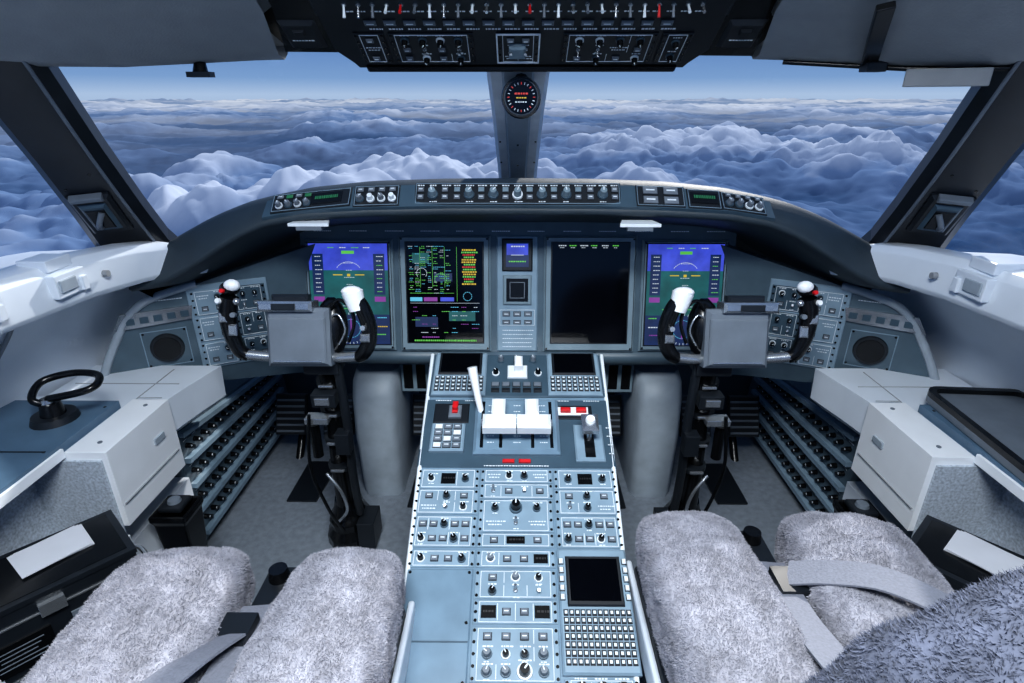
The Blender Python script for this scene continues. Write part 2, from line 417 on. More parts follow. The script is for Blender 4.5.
for i in range(5):
    for j in range(2): b.btn(-.045+.022*i,-.092-.016*j,.015,.010,.004,M['dark'] if j else M['grey'])
b.knob(-.045,-.06,.006,.012,M['black'],.004); b.knob(.045,-.06,.006,.012,M['black'],.004)
b.cb(-.184,.184,-.296,-.132,0,.004,M['pedd'],.003)
b.cb(-.082,.082,-.272,-.14,.004,.016,M['ped'],.006)
for u in(-.066,-.03,.03,.066): b.cb(u-.003,u+.003,-.262,-.15,.016,.0175,M['black'],.0005)
for k in range(7):
    for u in(-.05,0,.05): b.txt(u,-.16-.015*k,.012,.016,.0016)
for m in(-1,1):
    u=m*.032
    b.tube([(u,-.205,.01),(u,-.212,.04),(u,-.222,.062)],[.008,.008,.009],M['white'],8,res=3)
    b.cb(u-.031,u+.031,-.252,-.219,.045,.068,M['white'],.006)
    b.cb(u-.016,u+.010,-.216,-.190,.036,.058,M['white'],.005); b.cb(u-.016,u+.010,-.188,-.165,.030,.048,M['white'],.005)
    b.cyl((u+m*.030,-.235,.056),(u+m*.034,-.235,.056),.007,.006,M['grey'],12)
b.tube([(-.070,-.175,.01),(-.079,-.150,.045),(-.088,-.120,.085)],[.006,.007,.010],M['white'],10,res=3)
b.cb(-.165,-.10,-.265,-.20,.004,.012,M['pedf'],.003)
for i in range(3):
    for j in range(4): b.btn(-.15+.018*i,-.211-.0145*j,.014,.010,.012,None if (i+j)%3 else M['label'])
b.cb(-.135,-.11,-.185,-.155,.004,.014,M['grey'],.003); b.cyl((-.122,-.17,.014),(-.122,-.17,.026),.006,.005,M['red'],12); b.cb(-.128,-.117,-.178,-.150,.014,.020,M['red'],.002)
b.cb(-.165,-.095,-.195,-.145,.003,.006,M['dark'],.002)
b.cb(.075,.15,-.185,-.150,.003,.007,M['dark'],.002)
b.box((.112,-.167,.008),(.06,.020,.002),M['label'])
for u in(.097,.128): b.cb(u-.010,u+.010,-.172,-.162,.008,.018,M['red'],.003)
b.cb(.11,.165,-.285,-.20,.003,.010,M['pedf'],.003); b.cb(.128,.147,-.278,-.205,.010,.0115,M['black'],.001)
b.tube([(.1375,-.235,.01),(.1375,-.23,.04)],[.005,.005],M['steel'],8); b.cb(.122,.153,-.245,-.205,.036,.052,M['steel'],.006); b.cyl((.1375,-.225,.05),(.1375,-.225,.058),.010,.008,M['white'],14)
b.cb(-.026,-.004,-.288,-.281,.004,.010,M['red'],.002); b.cb(.004,.026,-.288,-.281,.004,.010,M['red'],.002); b.txt(.0,-.294,.12,.004)
for i in range(4): b.txt(.176,-.21-.02*i,.008,.01)
for i in range(6): b.txt(-.15+.06*i,-.137,.03,.004)
R=b.module
R(-.180,-.066,-.342,-.300,['kdk']); R(-.066,.066,-.330,-.300,['tkkt']); R(.066,.180,-.342,-.300,['kdk'])
R(-.180,-.066,-.392,-.342,['bkb','tsk']); R(-.066,.066,-.362,-.330,['sbsb']); R(.066,.180,-.392,-.342,['bkb','skt'])
R(-.178,-.066,-.452,-.394,['bbkbb','kbbkb']); R(-.066,.064,-.425,-.362,['kKk','tst'],0,M['pedf']); R(.066,.178,-.452,-.394,['bbkbb','kbbkb'])
R(-.066,.064,-.452,-.425,['bdb'])
R(-.176,-.066,-.486,-.455,['kbbk']); R(-.066,.064,-.486,-.455,['gbbd'])
b.cb(-.174,-.068,-.72,-.488,0,.004,M['ped'],.002)
for u in(-.168,-.074):
    for v in(-.494,-.57,-.65,-.71): b.screw(u,v,.004)
b.cb(-.172,-.07,-.598,-.5955,.004,.0046,M['pedd'],.0003)
b.cb(.066,.176,-.64,-.456,0,.010,M['pedf'],.003); b.cb(.078,.164,-.548,-.470,.010,.014,M['dark'],.002); b.box((.121,-.508,.0145),(.076,.066,.0006),M['glass'])
for i in range(12):
    for j in range(7): b.key(.0745+.0085*i,-.557-.0112*j,.0070,.0090,.010)
for j in range(5): b.btn(.071,-.478-.014*j,.006,.008,.010,M['label']); b.btn(.171,-.478-.014*j,.006,.008,.010,M['label'])
R(-.066,.064,-.535,-.488,['bgk','kss']); R(-.066,.064,-.572,-.535,['dbbd']); R(-.066,.064,-.650,-.574,['bbbb','gkkg','ggKg'])
R(-.066,.064,-.72,-.652,['kkkk','bbbb']); R(.066,.172,-.70,-.642,['KKK','tkt'])
R(.066,.172,-.75,-.70,['bbb'])
b.M=Matrix()
b.obj()

# ---------------- control yokes ----------------
for m in(-1,1):
    e=empty('control_yoke',(m*.42,1.02,.58))
    g=FR((0,0,0),(1,0,0),(0,.25,.97))
    if m==1: g=MIR@g
    b=MB('wheel'); b.M=g
    b.cb(-.064,.058,-.062,.052,-.045,.012,M['grey'],.008)
    b.cb(-.058,.052,-.056,.034,.010,.016,M['grey'],.003); b.cb(-.05,.044,-.052,-.048,.016,.0185,M['steel'],.001)
    b.cb(-.074,.03,.046,.066,-.02,.024,M['steel'],.005); b.cb(-.05,.02,.060,.078,-.01,.012,M['dark'],.004); b.cb(-.045,.0,.05,.062,.024,.027,M['dark'],.001)
    b.tube([(-.03,-.046,-.02),(-.07,-.046,-.012),(-.118,-.040,-.004)],[.010,.010,.011],M['steel'],12)
    b.tube([(-.108,-.043,-.008),(-.122,-.034,-.004),(-.131,-.012,.0),(-.136,.02,.006),(-.133,.05,.012),(-.126,.074,.016)],[.012,.014,.015,.016,.017,.017],M['black'],14)
    b.sph((-.124,.090,.018),(.019,.014,.016),M['black']); b.sph((-.117,.096,.024),(.015,.012,.013),M['white']); b.cyl((-.130,.086,.034),(-.130,.087,.040),.0045,.004,M['red'],10)
    b.sph((-.108,.066,.028),.007,M['steel']); b.cyl((-.140,.066,.02),(-.142,.068,.034),.006,.005,M['white'],10); b.cb(-.147,-.131,.026,.046,.018,.026,M['steel'],.003)
    b.cb(-.132,-.116,.0,.022,.016,.023,M['steel'],.003); b.cyl((-.118,.04,.02),(-.116,.041,.032),.005,.005,M['grey'],10)
    b.tube([(.03,-.046,-.02),(.07,-.048,-.014),(.118,-.042,-.006)],[.010,.010,.011],M['steel'],12)
    b.tube([(.106,-.046,-.010),(.120,-.036,-.004),(.132,-.012,.0),(.134,.02,.006),(.126,.05,.012),(.117,.066,.016)],[.012,.014,.015,.015,.015,.015],M['black'],14)
    b.cyl((.116,.050,.014),(.108,.084,.018),.016,.0205,M['white'],20); b.sph((.1075,.085,.018),(.0205,.011,.0195),M['white'])
    b.cyl((.128,.015,.02),(.128,.017,.03),.006,.005,M['steel'],10); b.cb(.12,.138,-.012,.004,.014,.022,M['steel'],.003)
    b.tube([(.05,.04,-.01),(.075,.068,0),(.10,.05,.004),(.104,.02,.0),(.09,-.015,-.008)],.0035,M['black'],8)
    b.tube([(.045,.02,-.01),(.07,.04,-.004),(.085,.01,-.004),(.07,-.02,-.01)],.0020,M['steel'],8)
    b.sph((.050,.01,-.035),(.032,.062,.03),M['black'])
    b.obj(parent=e)
    b=MB('column'); 
    if m==1: b.M=MIR
    b.tube([(.03,.05,0),(.03,.045,-.06),(.028,.05,-.18),(.018,.062,-.34),(.012,.085,-.50),(.012,.095,-.575)],[.030,.027,.022,.021,.024,.028],M['black'],12,sq=.8)
    b.tube([(.055,.02,-.07),(.06,.02,-.2),(.055,.03,-.34),(.05,.06,-.48)],.010,M['dark'],8)
    b.box((.026,.03,-.075),(.07,.05,.03),M['dark']); b.box((.022,.018,-.150),(.050,.03,.030),M['dark']); b.box((.02,.002,-.150),(.03,.006,.016),M['steel'])
    b.box((.0,.02,-.2),(.05,.03,.014),M['steel']); b.box((.052,.01,-.25),(.03,.03,.05),M['dark']); b.cyl((-.015,.03,-.22),(-.015,.03,-.30),.011,.011,M['black'])
    for z in(-.12,-.19,-.26,-.33): b.cyl((.024,.055+.0,z),(.024,.056,z-.012),.029,.029,M['dark'],14); b.box((.024,.024,z-.006),(.03,.006,.006),M['steel'])
    b.tube([(-.01,.0,-.18),(-.02,-.01,-.3),(.0,-.0,-.42),(.02,.02,-.5)],.004,M['black'],8)
    b.tube([(.0,.02,-.34),(.03,.01,-.38),(.035,.02,-.44),(.01,.03,-.48)],.004,M['steel'],8)
    b.loft([[(.012+r*math.cos(t*math.pi/6)*1.0,.095+r*1.2*math.sin(t*math.pi/6),z) for t in range(12)] for r,z in((.055,-.575),(.056,-.55),(.045,-.53),(.048,-.51),(.036,-.49),(.03,-.46))],M['black'],closed=True,caps=True)
    b.box((.065,.07,-.53),(.04,.07,.07),M['dark'])
    b.obj(parent=e,bevel=.002)
    b=MB('pedal_shroud')
    if m==1:b.M=MIR
    secs=[]
    for z,y0,k in((.0,1.27,1),(.20,1.25,1),(.30,1.26,1),(.34,1.28,.95),(.355,1.32,.8)):
        secs.append([(-.42,1.6,z),(-.42,y0+.02,z),(-.405,y0,z),(-.325,y0,z),(-.31,y0+.02,z),(-.31,1.6,z)])
    b.loft(secs,M['shroud'],closed=True,caps=True); b.obj()
    b=MB('rudder_pedals')
    for x in(-.66,-.52,-.26):
        b.M=(MIR if m==1 else Matrix())@FR((x,1.45,.14),(1,0,0),(0,.4,.9))
        b.cb(-.045,.045,-.05,.07,0,.014,M['dark'],.004)
        for k in range(6): b.cb(-.04,.04,-.042+.018*k,-.036+.018*k,.014,.018,M['grey'],.001)
        b.tube([(0,.0,-.01),(0,-.03,-.08),(0,-.16,-.05)],.012,M['black'],8)
    b.obj()
    b=MB('heel_plate')
    if m==1:b.M=MIR
    b.prism([(-.62,1.24),(-.54,1.24),(-.53,1.42),(-.62,1.42)],0,.006,M['dark']); b.box((-.25,1.32,.003),(.08,.2,.006),M['dark']); b.obj()
    b=MB('air_vent_grille')
    b.M=(MIR if m==1 else Matrix())@FR((-.25,1.34,.33),(1,0,0),(0,0,1))
    b.cb(-.055,.055,-.045,.045,-.01,0,M['bezel'],.002)
    for k in range(3): b.cb(-.048+.034*k,-.024+.034*k,-.035,.035,0,.001,M['black'],.0003)
    b.obj()

# ---------------- circuit breaker panels, consoles ----------------
for m in(-1,1):
    K=MIR if m==1 else Matrix()
    b=MB('circuit_breaker_panel'); b.M=K
    pts=[(1.06,.02),(1.66,.02),(1.62,.25),(1.06,.335)]
    b.loft([[(-.86,y,z) for y,z in pts],[(-.75,y,z) for y,z in pts]],M['panel'],closed=True,smooth=False,caps=True)
    b.M=K@FR((-.75,1.05,0),(0,1,0),(0,0,1))
    for r in range(5):
        z=.045+.068*r; L=.54
        zz=lambda u: z*(1-.16*u*(r/3)/.5) 
        b.prism([(.02,zz(0)-.006),(L,zz(L)-.006),(L,zz(L)+.006),(.02,zz(0)+.006)],0,.014,M['pedf'])
        if r==4: break
        for k in range(15):
            u=.04+k*.033; v=zz(u)+.032
            b.cyl((u,v,0),(u,v,.012),.0065,.0055,M['black'],10); b.txt(u,v+.015,.016,0); b.box((u,v,.0123),(.004,.004,.0004),M['label'])
            b.cyl((u+.015,v-.011,0),(u+.015,v-.011,.009),.0045,.0045,M['dark'],8)
    b.obj()
    b=MB('side_console'); b.M=K
    def bx(x0,x1,y0,y1,z0,z1,mm): b.box(((x0+x1)/2,(y0+y1)/2,(z0+z1)/2),(abs(x1-x0),abs(y1-y0),abs(z1-z0)),M[mm])
    b.loft([[(-.95,y,.36),(-.95,y,.45),(xi,y,.45),(xi-.004,y,.375),(xi-.04,y,.345)] for y,xi in((.98,-.70),(1.06,-.685),(1.15,-.665))],M['trim'],closed=True,smooth=False,caps=True)
    bx(-.76,-.69,.80,.985,.30,.455,'white'); bx(-.97,-.76,.80,1.0,.30,.452,'trim')
    b.box((-.6885,.89,.345),(.003,.17,.002),M['ceil']); b.box((-.6885,.93,.40),(.004,.03,.012),M['shroud']); b.box((-.73,.99,.4555),(.05,.002,.001),M['ceil'])
    b.box((-.82,1.06,.4505),(.22,.0025,.001),M['ceil']); b.box((-.76,1.05,.4505),(.0025,.16,.001),M['ceil'])
    for y in(.83,.96): b.cyl((-.72,y,.455),(-.72,y,.4565),.004,.004,M['grey'],10)
    bx(-.98,-.765,.60,.955,.452,.468,'trimb')
    for y in(.62,.78,.93): b.box((-.775,y,.4685),(.004,.004,.002),M['dark'])
    b.box((-.87,.78,.469),(.19,.003,.001),M['dark'])
    bx(-.97,-.735,-.1,1.05,.0,.22,'trim')
    bx(-.97,-.83,.30,.80,.22,.452,'trim')
    bx(-.83,-.70,.35,.80,.22,.235,'speck'); bx(-.832,-.826,.35,.80,.235,.45,'speck'); bx(-.83,-.70,.795,.80,.235,.44,'speck')
    bx(-.84,-.76,.3,.80,.445,.462,'white')
    bx(-.705,-.695,.35,.80,.19,.28,'white')
    b.obj(bevel=.006)
    b=MB('cup_holder'); b.M=K
    b.loft([[(-.672+sx*w_,.90+sy*w_*1.0,z) for sx,sy in((-1,-1),(1,-1),(1,1),(-1,1))] for w_,z in((.026,.13),(.032,.24),(.036,.25),(.036,.262),(.028,.262),(.026,.235))],M['black'],closed=True,smooth=False,caps=True)
    b.box((-.672,.90,.268),(.045,.045,.012),M['dark']); b.cyl((-.672,.9,.274),(-.672,.9,.280),.013,.011,M['grey']); b.box((-.70,.9,.2),(.03,.03,.03),M['dark'])
    b.obj(bevel=.004)
    b=MB('document_case')
    b.M=K@Matrix.Translation((-.692,.622,.305))@Matrix.Rotation(math.radians(-42),4,'Z')
    b.box((0,0,0),(.125,.215,.14),M['dark']); b.box((0,0,.072),(.129,.219,.008),M['dark']); b.box((0,0,.0765),(.11,.20,.001),M['black'])
    for sx in(-1,1):
        b.box((sx*.063,0,.045),(.003,.20,.003),M['steel']); b.box((sx*.063,0,-.045),(.003,.20,.003),M['steel'])
        b.box((sx*.0635,.05,.0),(.003,.07,.045),M['grey']); b.box((sx*.0635,-.05,-.005),(.003,.08,.05),M['black'])
        for k in range(5): b.box((sx*.0652,-.05,.010-.007*k),(.0008,.06-.01*(k%3),.0018),M['grey'])
        b.box((sx*.066,.0,.05),(.008,.03,.02),M['steel'])
        b.box((0,sx*.108,.0),(.10,.003,.1),M['black']); b.box((0,sx*.110,.04),(.11,.003,.004),M['steel']); b.tube([(-.03,sx*.109,.01),(-.025,sx*.125,.01),(.025,sx*.125,.01),(.03,sx*.109,.01)],.004,M['steel'],6)
    b.obj(bevel=.003)
    b=MB('checklist_papers'); b.M=K@Matrix.Translation((-.690,.655,.3825))@Matrix.Rotation(math.radians(-40),4,'Z')
    for k in range(3): b.box((.002*k,-.003*k,.0016*k),(.066,.085,.0014),M['paper'],Matrix.Rotation(.04*k,3,'Z'))
    b.obj()

b=MB('steering_tiller'); b.M=Matrix.Translation((-.835,.885,.468))
b.cyl((0,0,0),(0,0,.012),.038,.034,M['dark'],24); b.cyl((0,0,.012),(0,0,.035),.020,.016,M['black'],20)
b.tube([(0,0,.03),(-.02,-.01,.045),(-.03,.03,.06),(.01,.055,.066),(.06,.05,.066),(.082,.02,.064),(.075,.0,.06),(.04,-.005,.052),(.0,.0,.042)],.0065,M['black'],12)
b.cyl((-.005,0,.035),(-.005,0,.042),.012,.010,M['steel'],16)
b.obj()
b=MB('tray_table'); b.M=Matrix.Translation((.865,.80,.478))@Matrix.Rotation(math.radians(-4),4,'Z')
def rr(w,h,r,n=5):
    o=[]
    for cx,cy,a0 in((w/2-r,h/2-r,0),(-w/2+r,h/2-r,90),(-w/2+r,-h/2+r,180),(w/2-r,-h/2+r,270)):
        for k in range(n+1):
            t=math.radians(a0+90*k/n); o.append((cx+r*math.cos(t),cy+r*math.sin(t)))
    return o
b.prism(rr(.19,.36,.03),-.008,.004,M['grey'])
o1=rr(.19,.36,.03);o2=rr(.166,.336,.02)
b.loft([[(x,y,.004) for x,y in o1],[(x,y,.014) for x,y in o1],[(x,y,.014) for x,y in o2],[(x,y,.005) for x,y in o2]],M['black'],closed=True,smooth=False)
b.obj()

# ---------------- seats ----------------
tex=bpy.data.textures.new('fleece','CLOUDS'); tex.noise_scale=.035; tex.noise_depth=2
FUR=[]
def fleece(name,c,size,mat,parent,expo=4,defm=None,n=30,rotz=0,amp=.006,fib=60000):
    bm=bmesh.new(); bmesh.ops.create_cube(bm,size=2); bmesh.ops.subdivide_edges(bm,edges=bm.edges,cuts=n,use_grid_fill=True)
    for v in bm.verts:
        x,y,z=v.co; L=(abs(x)**expo+abs(y)**expo+abs(z)**expo)**(1/expo); q=v.co/L
        q=V((q.x*size[0]/2,q.y*size[1]/2,q.z*size[2]/2))
        if defm:q=defm(q)
        v.co=q
    me=bpy.data.meshes.new(name); bm.to_mesh(me); bm.free(); me.materials.append(mat)
    for p in me.polygons:p.use_smooth=True
    o=bpy.data.objects.new(name,me); S.collection.objects.link(o); o.location=c; o.rotation_euler[2]=rotz; o.parent=parent
    d=o.modifiers.new('d','DISPLACE'); d.texture=tex; d.strength=amp; d.texture_coords='GLOBAL'
    FUR.append((o,mat,fib,parent)); return o
for m,cx,dy,by,bc,bt in((-1,-.347,.025,.135,-.40,.80),(1,.374,.11,.235,.385,.785)):
    e=empty('pilot_seat',(cx,.4+dy,0))
    def dome(q): return V((q.x*(1-.16*max(0,q.y)/.25),q.y,q.z+(-.9*max(0,q.y-.10)**1.25)-.10*abs(q.x)**1.3))
    fleece('thigh_cushion_outer',(m*.110,.06,.375),(.188,.37,.115),M['wool'],e,3.9,dome,28,m*-.07,.012)
    fleece('thigh_cushion_inner',(-m*.110,.06,.375),(.158,.37,.115),M['wool'],e,3.9,dome,28,m*.05,.012)
    fleece('seat_cushion',(0,-.23,.36),(.38,.26,.12),M['wool'],e,4,None,24,0,.007,16000)
    def back(q): return V((q.x*(1-.15*max(0,q.z)/.25),q.y-.10*q.z,q.z-1.3*abs(q.x)**2.1))
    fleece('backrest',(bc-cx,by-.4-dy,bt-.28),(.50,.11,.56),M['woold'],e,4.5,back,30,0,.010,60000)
    b=MB('frame')
    b.box((0,-.06,.30),(.37,.50,.03),M['dark']); b.box((0,-.06,.22),(.30,.40,.14),M['black']); b.box((0,-.06,.08),(.30,.46,.16),M['dark'])
    b.cb(-.185,.185,-.3,.18,.29,.315,M['grey'],.01)
    b.box((-m*.190,.0,.285),(.010,.42,.045),M['trim'])
    b.obj(bevel=.004,parent=e)
    b=MB('seat_belt')
    b.ribbon([(m*-.01,-.20,.448),(m*-.016,-.12,.440),(m*-.02,-.0,.410),(m*-.01,.08,.388),(0,.14,.37)],(1,0,0),.042,.003,M['belt'])
    if m==1: b.ribbon([(m*.225,-.12,.385),(m*.205,-.09,.430),(m*.15,-.03,.450),(m*.09,.03,.449),(m*.04,.065,.427),(m*.0,.09,.40)],(.3*m,1,.0),.042,.003,M['belt'])
    else: b.ribbon([(m*.10,-.20,.450),(m*.06,-.10,.448),(m*.02,.0,.430),(m*.0,.07,.40)],(1,.3,.0),.042,.003,M['belt'])
    b.box((0,.08,.395),(.040,.045,.012),M['dark']); b.cyl((0,.205,.35),(0,.205,.372),.016,.013,M['black'],18); b.box((0,.1,.335),(.04,.25,.04),M['dark'])
    b.obj(parent=e)
bpy.context.view_layer.update()
dg=bpy.context.evaluated_depsgraph_get()
rnd=random.Random(3)
for o,mat,cnt,parent in FUR:
    ev=o.evaluated_get(dg); em=ev.to_mesh(); me=em
    top=.12 if 'backrest' in o.name else -9
    ok=lambda p: p.normal.z>-.35 and p.center.z>top
    area=sum(p.area for p in me.polygons if ok(p))
    vs=[];fs=[]
    for p in me.polygons:
        if not ok(p): continue
        k=cnt*p.area/area; k=int(k)+(rnd.random()<k-int(k))
        P=[me.vertices[i].co for i in p.vertices]
        for _ in range(k):
            a,c=rnd.random(),rnd.random()
            q=(P[0]*(1-a)+P[1]*a)*(1-c)+(P[3]*(1-a)+P[2]*a)*c
            cl=noise.noise_vector(q*90+V((3,1,7)))*1.2+V((rnd.uniform(-.6,.6),rnd.uniform(-.6,.6),rnd.uniform(-.4,.4)))
            d=(p.normal+cl).normalized(); L=rnd.uniform(.0022,.0050)
            sd=d.cross(V((rnd.uniform(-1,1),rnd.uniform(-1,1),rnd.uniform(-1,1)))).normalized()*.0004
            d2=(d+V((rnd.uniform(-.9,.9),rnd.uniform(-.9,.9),rnd.uniform(-.7,.3)))).normalized()
            mid=q+d*L*.55; tip=mid+d2*L*.5; i=len(vs)
            vs+=[q-sd,q+sd,mid+sd*.8,mid-sd*.8,tip]; fs+=[(i,i+1,i+2,i+3),(i+3,i+2,i+4)]
    ev.to_mesh_clear()
    fm=bpy.data.meshes.new(o.name+'_fibres'); fm.from_pydata(vs,[],fs); fm.materials.append(mat)
    f=bpy.data.objects.new(o.name+'_fibres',fm); S.collection.objects.link(f); f.location=o.location; f.rotation_euler=o.rotation_euler; f.parent=parent

# ---------------- windows, pillars, ceiling ----------------
b=MB('window_center_post')
P0=V((0,1.58,.79));P1=V((0,1.12,1.075))
b.M=FR(P0,(1,0,0),(P1-P0))
Lp=(P1-P0).length
b.loft([[(-h,v,-.02),(-h,v,.0),(-h+.008,v,.010),(h-.008,v,.010),(h,v,.0),(h,v,-.02)] for v,h in((-.05,.05),(.1,.05),(.35,.054),(Lp,.060))],M['post'],closed=True,smooth=False,caps=True)
b.loft([[(-h,v,.008),(-h+.006,v,.018),(h-.006,v,.018),(h,v,.008)] for v,h in((-.05,.024),(.1,.024),(.35,.028),(Lp,.032))],M['shroud'],smooth=False)
for v in(.05,.15,.25): b.screw(0,v,.018); b.screw(.04,v,.010); b.screw(-.04,v,.010)
b.obj()
b=MB('magnetic_compass'); b.M=FR((0.006,1.12,1.004),(1,0,0),(0,.1,1))
b.cyl((0,0,-.04),(0,0,.0),.030,.036,M['dark'],28); b.cyl((0,0,0),(0,0,.006),.036,.034,M['black'],28); b.cyl((0,0,.006),(0,0,.0065),.029,.029,M['glass'],28)
b.loft([[(.031*math.cos(t*math.pi/14),.031*math.sin(t*math.pi/14),.006) for t in range(28)],[(.029*math.cos(t*math.pi/14),.029*math.sin(t*math.pi/14),.009) for t in range(28)]],M['grey'],closed=True)
for k in range(24):
    t=2*math.pi*k/24; b.box((.023*math.cos(t),.023*math.sin(t),.0068),(.0014,.004,.0005),M['label'] if k%3 else M['e_red'],Matrix.Rotation(t-math.pi/2,3,'Z'))
b.txt(0,.006,.024,.0068,.003,M['e_red']); b.txt(0,-.008,.022,.0068,.002); b.txt(0,-.001,.018,.0068,.002,M['e_yel']); b.tube([(0,.03,-.02),(0,.075,-.03)],.012,M['dark'],8)
b.obj()
for m in(-1,1):
    K=MIR if m==1 else Matrix()
    b=MB('window_pillar')
    A=V((-.798,1.18,.690));B=V((-.712,.79,1.16))
    d=(B-A).normalized(); u=V((.93,.36,.0)); u=(u-d*u.dot(d)).normalized()
    b.M=K@FR(A,u,d)
    prof=lambda h,v:[(-h,v,-.03),(-h,v,.0),(-h+.018,v,.018),(h-.018,v,.018),(h,v,.0),(h,v,-.03)]
    b.loft([prof(.085,-.04),prof(.078,.0),prof(.066,.05),prof(.060,.15),prof(.056,.3),prof(.058,.66)],M['pillar'],closed=True,smooth=False,caps=True)
    b.tube([(.052,-.0,.016),(.046,.1,.018),(.040,.3,.018),(.042,.6,.018)],.003,M['grey'],6)
    b.M=b.M@Matrix.Translation((0,.085,0))
    b.cb(-.038,.030,.035,.135,.016,.028,M['dark'],.006); b.cb(-.026,.018,.05,.12,.028,.034,M['pedd'],.005); b.cb(-.020,.012,.06,.11,.034,.036,M['black'],.003)
    b.tube([(-.012,.065,.036),(-.006,.085,.048),(.006,.105,.038)],.005,M['grey'],8); b.screw(-.03,.15,.018); b.cb(-.032,.02,.128,.138,.02,.034,M['grey'],.002)
    b.screw(.02,.18,.018)
    b.obj()
b=MB('ceiling')
CS=((-.395,1.075,1.063),(-.44,1.062,1.061),(-.52,1.02,1.054),(-.60,.96,1.046),(-.68,.90,1.044),(-.78,.86,1.048),(-.9,.80,1.03),(-.99,.72,.98))
for m in(-1,1):
    K=MIR if m==1 else Matrix(); b.M=K
    secs=[]
    for i,(x,y0,z0) in enumerate(CS):
        k=(1,1,1,1,.93,.88,.86,.86) if i==0 else (1,)*8
        secs.append([(x*k[j],q[0],q[1]) for j,q in enumerate(((y0+.02,z0+.045),(y0+.012,z0+.01),(y0-.005,z0),(y0-.03,z0+.006),(y0-.14,z0+.055),(y0-.45,z0+.20),(y0-.9,z0+.34),(-.3,z0+.38)))])
    b.loft(secs,M['ceil'])
    b.loft([[p for p in (V(q)+V((0,.03,.02)) for q in s_)] for s_ in secs],M['ceil'])
b.M=Matrix()
b.obj()
# overhead panel
b=MB('overhead_panel')
b.M=FR((0,1.08,1.061),(1,0,0),(0,-.869,.495))
b.prism([(-.275,-.018),(.285,-.018),(.31,.04),(.31,.13),(-.30,.13),(-.30,.04)],-.05,0,M['dark'])
b.prism([(-.39,.030),(.395,.018),(.41,.06),(.41,.8),(-.41,.8),(-.40,.06)],-.08,-.012,M['black'])
b.prism([(-.385,.032),(.39,.020),(.385,.06),(.372,.14),(.355,.8),(-.345,.8),(-.362,.14),(-.378,.06)],-.02,.004,M['black'])
b.cb(-.26,.27,-.016,-.004,0,.012,M['black'],.004)
b.cb(-.368,-.31,.045,.11,-.01,.010,M['dark'],.006); b.cb(.32,.378,.045,.11,-.01,.010,M['dark'],.006)
b.prism([(-.275,-.0),(.285,-.0),(.31,.04),(.31,.13),(-.30,.13),(-.30,.04)],0,.006,M['dark'])
b.M=b.M@Matrix.Translation((0,0,.006))
for u in(-.34,.35): b.txt(u,.07,.035,.004,.002); b.btn(u,.09,.016,.010,.004,M['dark'])
def R2(*a): b.module(*a,0,M['dark'])
R2(-.26,-.21,.01,.085,['b','t','b']); R2(-.205,-.07,.01,.085,['kkkk','bsbs','bkbk']); R2(-.035,.035,.01,.085,['bb','ss','tt']); R2(.07,.22,.01,.085,['kkkk','sstb','bkbk']); R2(.225,.275,.01,.085,['k','k'])
b.frame(-.035,.035,.010,.085,.004,.0025,M['label'])
b.cb(-.015,.012,.03,.06,.003,.012,M['bezel'],.003)
for i in range(16): b.txt(-.22+.03*i,.092,.02,0,.003); b.btn(-.225+.03*i,.108,.018,.010,0)
b.cb(-.30,.31,.128,.8,-.004,.008,M['dark'],.004)
for i in range(26):
    u=-.25+.0205*i; b.tog(u,.158,.008,.018,M['red'] if i%9==4 else (M['label'],M['steel'],M['grey'])[i%3]); b.txt(u,.142,.012,.008,.002); b.btn(u,.18,.014,.012,.008,M['label'] if i%3==0 else None); b.tog(u,.21,.008,.02)
for i in range(10):
    for j in range(6): b.btn(-.2+.045*i,.25+.05*j,.02,.018,.008)
b.obj()
b=MB('sun_visor')
b.tube([(-x,y-.006,z-.003) for x,y,z in CS[1:6]],.004,M['black'],8)
b.ribbon([(.548,.992,1.052),(.51,.92,1.078),(.475,.85,1.112)],(1,0,0),.022,.010,M['black'])
b.cb(.535,.565,.97,.995,1.040,1.056,M['dark'],.003)
b.prism([(.585,.955),(.67,.895),(.66,.880),(.575,.938)],1.018,1.042,M['ceil'])
b.obj(bevel=.002)
b=MB('visor_knob'); b.cyl((-.515,1.02,1.06),(-.515,1.015,1.040),.008,.012,M['black'],16); b.box((-.515,1.014,1.038),(.038,.018,.008),M['dark']); b.obj()
gm=bpy.data.materials.new('window_glass'); gm.use_nodes=True
nt=gm.node_tree; nt.nodes.remove(nt.nodes['Principled BSDF'])
tr=nt.nodes.new('ShaderNodeBsdfTransparent'); gl=nt.nodes.new('ShaderNodeBsdfGlossy'); gl.inputs['Roughness'].default_value=.05
mx=nt.nodes.new('ShaderNodeMixShader'); mx.inputs[0].default_value=.02
nt.links.new(tr.outputs[0],mx.inputs[1]);nt.links.new(gl.outputs[0],mx.inputs[2]);nt.links.new(mx.outputs[0],nt.nodes['Material Output'].inputs[0])
for i,m in enumerate((-1,1)):
    b=MB('window_%d'%(i+1)); b.add([(m*.05,1.585,.78),(m*.80,1.23,.66),(m*.72,.82,1.14),(m*.05,1.11,1.11)],[(0,1,2,3)],gm); b.obj()
    b=MB('window_%d'%(i+3)); b.add([(m*.86,1.17,.70),(m*.98,.0,.70),(m*.90,.0,1.12),(m*.75,.80,1.14)],[(0,1,2,3)],gm); b.obj()

